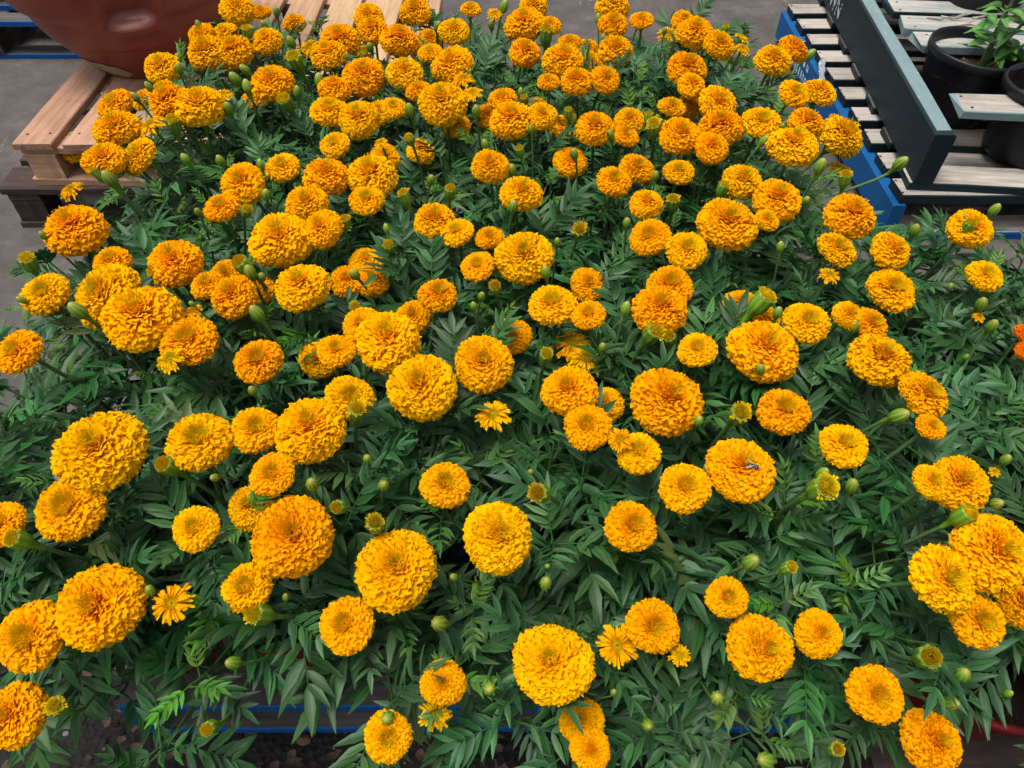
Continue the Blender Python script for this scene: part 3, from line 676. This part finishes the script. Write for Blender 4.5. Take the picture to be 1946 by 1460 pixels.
def add_stem(pl, end, axis, r0, r1, droop=0):
    """stem from the plant's crown to `end` (world), arriving along axis"""
    e = end-pl.p; b = pl.base(); h = e.z-b.z
    c1 = b+Vector((e.x*.18, e.y*.18, h*.45)); c2 = e-axis*max(.05, h*.30)
    pts = []
    for k in range(8):
        t = k/7; pts.append(b*(1-t)**3+c1*(3*t*(1-t)**2)+c2*(3*t*t*(1-t))+e*t**3)
    V, Fc = [], []; tube(V, Fc, pts, [r0+(r1-r0)*k/7 for k in range(8)], 6, False)
    link('stem', mesh('stem', V, Fc, M_STEM), pl.o); return pts
def put(o, pos, axis, sc, spin):
    q = Vector((0, 0, 1)).rotation_difference(axis) @ Quaternion((0, 0, 1), spin)
    o.rotation_mode = 'QUATERNION'; o.rotation_quaternion = q; o.location = pos; o.scale = sc
def bed_axis(p, k=.42):
    """heads lean outwards at the rim of the bed and a little to the light elsewhere"""
    x = max(0, p.x-.25)*.8-max(0, -.30-p.x)*.5; y = -.16-.55*max(0, .55-p.y)
    return Vector((x+rnd.gauss(0, .13), y+rnd.gauss(0, .12), 1)).normalized()
heads = []                                             # (centre, radius) for keeping leaves off the blooms
FLY_ON = None
def bloom(pl, kind, pos, rad, axis, mesh_=None):
    m = mesh_ or rnd.choice(FL[kind]); o = link('flower', m, pl.o)
    put(o, pos-pl.p, axis, (rad*rnd.uniform(.97, 1.03), rad*rnd.uniform(.97, 1.03), rad*rnd.uniform(.92, 1.12)), rnd.random()*6.28)
    link('calyx', CALYX_S if kind == 'S' else CALYX, o)
    add_stem(pl, pos-axis*rad*(.6 if kind == 'S' else 1.0), axis, .0032, .0030 if kind != 'S' else .0024)
    heads.append((pos, rad)); pl.nf += 1; pl.ns += kind == 'S'; return o
def make_bud(pl, kind, pos, rad, axis):
    pl.nb += 1
    o = link('bud', BUD if kind == 'B' else OBUD, pl.o); put(o, pos-pl.p, axis, (rad, rad, rad), rnd.random()*6)
    if kind == 'O': link('fringe', rnd.choice(FRINGE if rad > .0085 else FRINGE[:2]), o)
    add_stem(pl, pos-axis*rad*3.1, axis, .0028, rad*.27)
for (k, px, py, wd) in parse(HEADS):
    low = k.islower(); k = k.upper()
    p = hit(px, py, -.055 if low else rnd.uniform(-.006, .012)); d = proj(p)[2]; rad = .5*wd*d/F
    if k == 'S': rad *= 1.02
    if low: rad = max(rad, .026)*1.12
    pl = nearest(PL, p); ax = bed_axis(p); o = bloom(pl, k, p, rad, ax)
    if (px, py) == (1407, 894): FLY_ON = (o, p, rad, ax, pl)
for (k, px, py, wd) in parse(BUDS):
    p = hit(px, py, rnd.uniform(.0, .02)); d = proj(p)[2]; rad = .5*wd*d/F
    pl = nearest(PL, p); ax = bed_axis(p)+Vector((rnd.gauss(0, .15), rnd.gauss(0, .15), 0)); make_bud(pl, k, p, rad, ax.normalized())

# neighbouring plants
def canopy_r(x, y):
    return max(.22, .60-.25*max(0, (.45-y)/.3)**1.5-.22*max(0, (.76-x)/.16)**2-.12*max(0, (y-1.12)/.15)**1.5+.04*noise.noise((x*4, y*4, 7)))
for (k, px, py, wd) in parse('F 1842 436 84;M 1870 525 66;s 1860 603 26;S 1890 897 24'):
    p = hit(px, py, .02, canopy_r); d = proj(p)[2]; bloom(nearest(PR, p), k.upper(), p, .5*wd*d/F, Vector((rnd.gauss(0, .12), -.25, 1)).normalized())
for (k, px, py, wd) in parse('B 1738 438 18;B 1833 415 12;O 1839 432 22;B 1890 399 17;B 1865 578 20;B 1885 620 20;B 1742 548 13;B 1835 679 10;B 1911 874 18;B 1916 1318 14;B 1806 545 10'):
    p = hit(px, py, .04, canopy_r); d = proj(p)[2]; make_bud(nearest(PR, p), k, p, .5*wd*d/F, Vector((rnd.gauss(0, .15), -.1, 1)).normalized())
red_pl = None
for (px, py, wd) in ((1948, 634, 40), (1952, 668, 46)):
    p = hit(px, py, .0, canopy_r); d = proj(p)[2]; red_pl = nearest(PR, p); bloom(red_pl, 'M', p, .5*wd*d/F, Vector((0, -.2, 1)).normalized(), RED)
def count(n, w_): return f"{WORDS[min(n, 16)]} {w_}{'' if n == 1 else 's'}"
for q in PL: tag(q.o, f"golden marigold plant bearing {count(q.nf, 'bloom')} and {count(q.nb, 'bud')} {q.zone}")
seen = [q.o['label'] for q in PL]
for q in PL:
    if seen.count(q.o['label']) > 1:
        tag(q.o, f"marigold plant bearing {count(q.nf, 'bloom')} {WORDS[q.ns] if q.ns else 'none'} of them young and {count(q.nb, 'bud')} {q.zone.replace('deep ', '')}")
for q in PR: tag(q.o, f"leafy marigold plant with {count(q.nf, 'bloom')} and {count(q.nb, 'bud')} {q.zone}")
tag(red_pl.o, 'marigold plant with orange-red blooms among the sparsely flowering ones', 'plant', 'sparse marigolds beside the bed')
if FLY_ON: tag(FLY_ON[4].o, 'golden marigold plant with a small dark fly on one bloom', 'plant', 'marigolds inside the dense bed')

# ------------------------------------------------------------------ foliage: leafy shoots of every plant
def shoot(pl, pos, n, L, e0, e1, out, fn, young=False, lean=0.0):
    ax = Vector((out.x*.5, out.y*.5, 1)).normalized(); pts = add_stem(pl, pos, ax, .0026, .0018)
    a0 = rnd.random()*6.28
    for k in range(n):
        f = k/max(1, n-1); az = a0+k*2.4+rnd.uniform(-.35, .35)
        p = pts[7].lerp(pts[5], 1-f) if f < .999 else pts[7]
        d = Vector((math.cos(az), math.sin(az)))
        el = e0+(e1-e0)*f+rnd.uniform(-.15, .15)+lean*(-.9 if d.dot(Vector((out.x, out.y))) > 0 else .25)
        yl = young and f > .6; ln = L*rnd.uniform(.62, 1.15)*(1.0-.35*f)*(.6 if yl else 1)
        o = link('leaf', rnd.choice(YOUNG if yl else LEAVES), pl.o); orient(o, p, az, el, rnd.uniform(-.35, .35), ln)
def blocked(p, rr):
    for (c, rad) in heads:
        if (c.x-p.x)**2+(c.y-p.y)**2 < (rad*rr)**2 and p.z > c.z-rad*1.0: return True
    return False
GAP = [((455, 715), (1250, 1460)), ((0, 480), (1345, 1460)), ((480, 800), (1360, 1460)), ((1130, 1210), (1380, 1460))]
def gap(p):
    x, y, d = proj(p); return any(a[0] < x < a[1] and b[0] < y < b[1] for a, b in GAP)
def scatter(ps, x0, x1, y0, y1, fn, step, dz0, dz1, n, L, e0, e1, yprob, cx, ok):
    y = y0; row = 0
    while y < y1:
        x = x0+(step/2 if row % 2 else 0)
        while x < x1:
            q = Vector((x+rnd.uniform(-.4, .4)*step, y+rnd.uniform(-.4, .4)*step, 0)); x += step
            if not ok(q): continue
            q.z = fn(q.x, q.y)-rnd.uniform(dz0, dz1)
            if gap(q): continue
            if blocked(q, .62): q.z -= .05
            pl = nearest(ps, q); out = Vector((q.x-cx, 0, 0)); out.y = min(0, q.y-.50)*3; out.x = (max(0, q.x-cx-.45)-max(0, cx-.45-q.x))*2.2
            ed = min(1, out.length*1.6)
            shoot(pl, q, n, L, e0, e1, out.normalized() if out.length > 1e-4 else out, fn, rnd.random() < yprob, ed*.55)
        y += step*.9; row += 1
def in_bed(q):
    w_ = .03*noise.noise((q.x*6, q.y*6, 4))
    return -.80-.09*sstep(1.15, .95, q.y)+w_ < q.x < .61+w_ and .24+w_ < q.y < 1.90+w_
def in_low(q): return -.82 < q.x < .62 and .30 < q.y < 1.90
scatter(PL, -.92, .66, .22, 1.95, canopy, .090, .050, .100, 7, .150, -.05, .85, .42, -.08, in_bed)
scatter(PL, -.82, .66, .26, 1.95, canopy, .112, .14, .21, 4, .160, -.25, .45, .0, -.08, in_low)
def in_right(q): return .63 < q.x < 1.30 and .31 < q.y < 1.25
scatter(PR, .63, 1.30, .30, 1.75, canopy_r, .096, .03, .08, 7, .150, -.05, .85, .30, .98, in_right)
scatter(PR, .70, 1.30, .45, 1.75, canopy_r, .130, .12, .18, 5, .160, -.25, .45, .0, .98, in_right)

# ------------------------------------------------------------------ the fly
def fly():
    o_, p, rad, ax, pl = FLY_ON; c = at(1431, 889, p.z+rad*.50)
    root = thing('fly', 'small dark striped fly sitting on a golden marigold bloom', 'insect', c, R(-18))
    mb = Mat('fly_body', .25, .6); wv = mb.new('ShaderNodeTexWave'); wv.inputs['Scale'].default_value = 150; mb.l(mb.coord((1, 0, 0)), wv.inputs['Vector'])
    mb.base(mb.ramp(wv.outputs['Fac'], [(.6, (.008, .010, .012)), (.85, (.09, .13, .11))]))
    V, Fc = [], []
    tube(V, Fc, [(-.0066, 0, .0022), (-.006, 0, .0026), (-.0045, 0, .003), (-.003, 0, .0028), (-.0022, 0, .0034), (0, 0, .0038), (.002, 0, .0034), (.0034, 0, .003), (.005, 0, .0026), (.0066, 0, .002)],
         [.0006, .0016, .0019, .0012, .0018, .0024, .0022, .0025, .0022, .0006], 10)
    link('body', mesh('fly_body', V, Fc, mb.m), root)
    mw = flat('fly_wing', (.25, .22, .20), .25, .5)
    for s in (-1, 1):
        V = [(-.001, s*.0014, .0058), (-.004, s*.0020, .0056), (-.0085, s*.0046, .0050), (-.0090, s*.0060, .0048), (-.0060, s*.0062, .0050), (-.002, s*.0036, .0055)]
        V += [(v[0], v[1], v[2]-.0002) for v in V]; n = 6
        Fc = [tuple(range(6)), tuple(range(11, 5, -1))]+[(k, (k+1) % n, n+(k+1) % n, n+k) for k in range(n)]
        link('wing', mesh('wing', V, Fc, mw, smooth=False), root)
        for k in range(3):
            V, Fc = [], []; x = -.001+.0018*k
            tube(V, Fc, [(x, s*.0012, .003), (x+.001*(k-1), s*.0034, .0034), (x+.0018*(k-1), s*.0048, -.0005)], [.0003, .0003, .0002], 4)
            link('leg', mesh('leg', V, Fc, mb.m), root)
if FLY_ON: fly()

# ------------------------------------------------------------------ loose grit on the ground in front of the pallet
def pebble(seed, r0):
    bm = bmesh.new(); bmesh.ops.create_icosphere(bm, subdivisions=1, radius=r0)
    for v in bm.verts: v.co = Vector((v.co.x*1.2, v.co.y*.9, v.co.z*.6))*(1+.45*noise.noise(v.co*(60)+Vector((seed,)*3)))
    V = [v.co.copy() for v in bm.verts]; Fc = [tuple(x.index for x in f.verts) for f in bm.faces]; bm.free(); return V, Fc
V, Fc = [], []; r = random.Random(9)
for k in range(900):
    v, f = pebble(k, r.choice((.002, .003, .003, .004, .006))); o = Vector((r.uniform(-.95, 1.0), r.uniform(.16, .44), .002)); b = len(V)
    V += [a+o for a in v]; Fc += [tuple(b+i for i in q) for q in f]
gm = Mat('grit', .9, .2); gi = gm.new('ShaderNodeNewGeometry'); gm.base(gm.ramp(gi.outputs['Random Per Island'], [(0, (.010, .008, .008)), (.7, (.028, .022, .020)), (.93, (.07, .05, .04)), (1, (.20, .18, .16))]))
tag(link('gravel', mesh('gravel', V, Fc, gm.m, smooth=False)), 'fine dark grit scattered on the asphalt before the pallet', 'gravel', kind='stuff')
v, f = pebble(31, .017); p = at(577, 1406, .006)
tag(link('stone', mesh('stone', v, f, flat('brown_stone', (.10, .05, .028), .85, .2, (.16, .085, .05), 60), smooth=False), None, (p.x, p.y, .008)), 'flat brown stone chip lying on the dark asphalt before the pallet', 'stone')
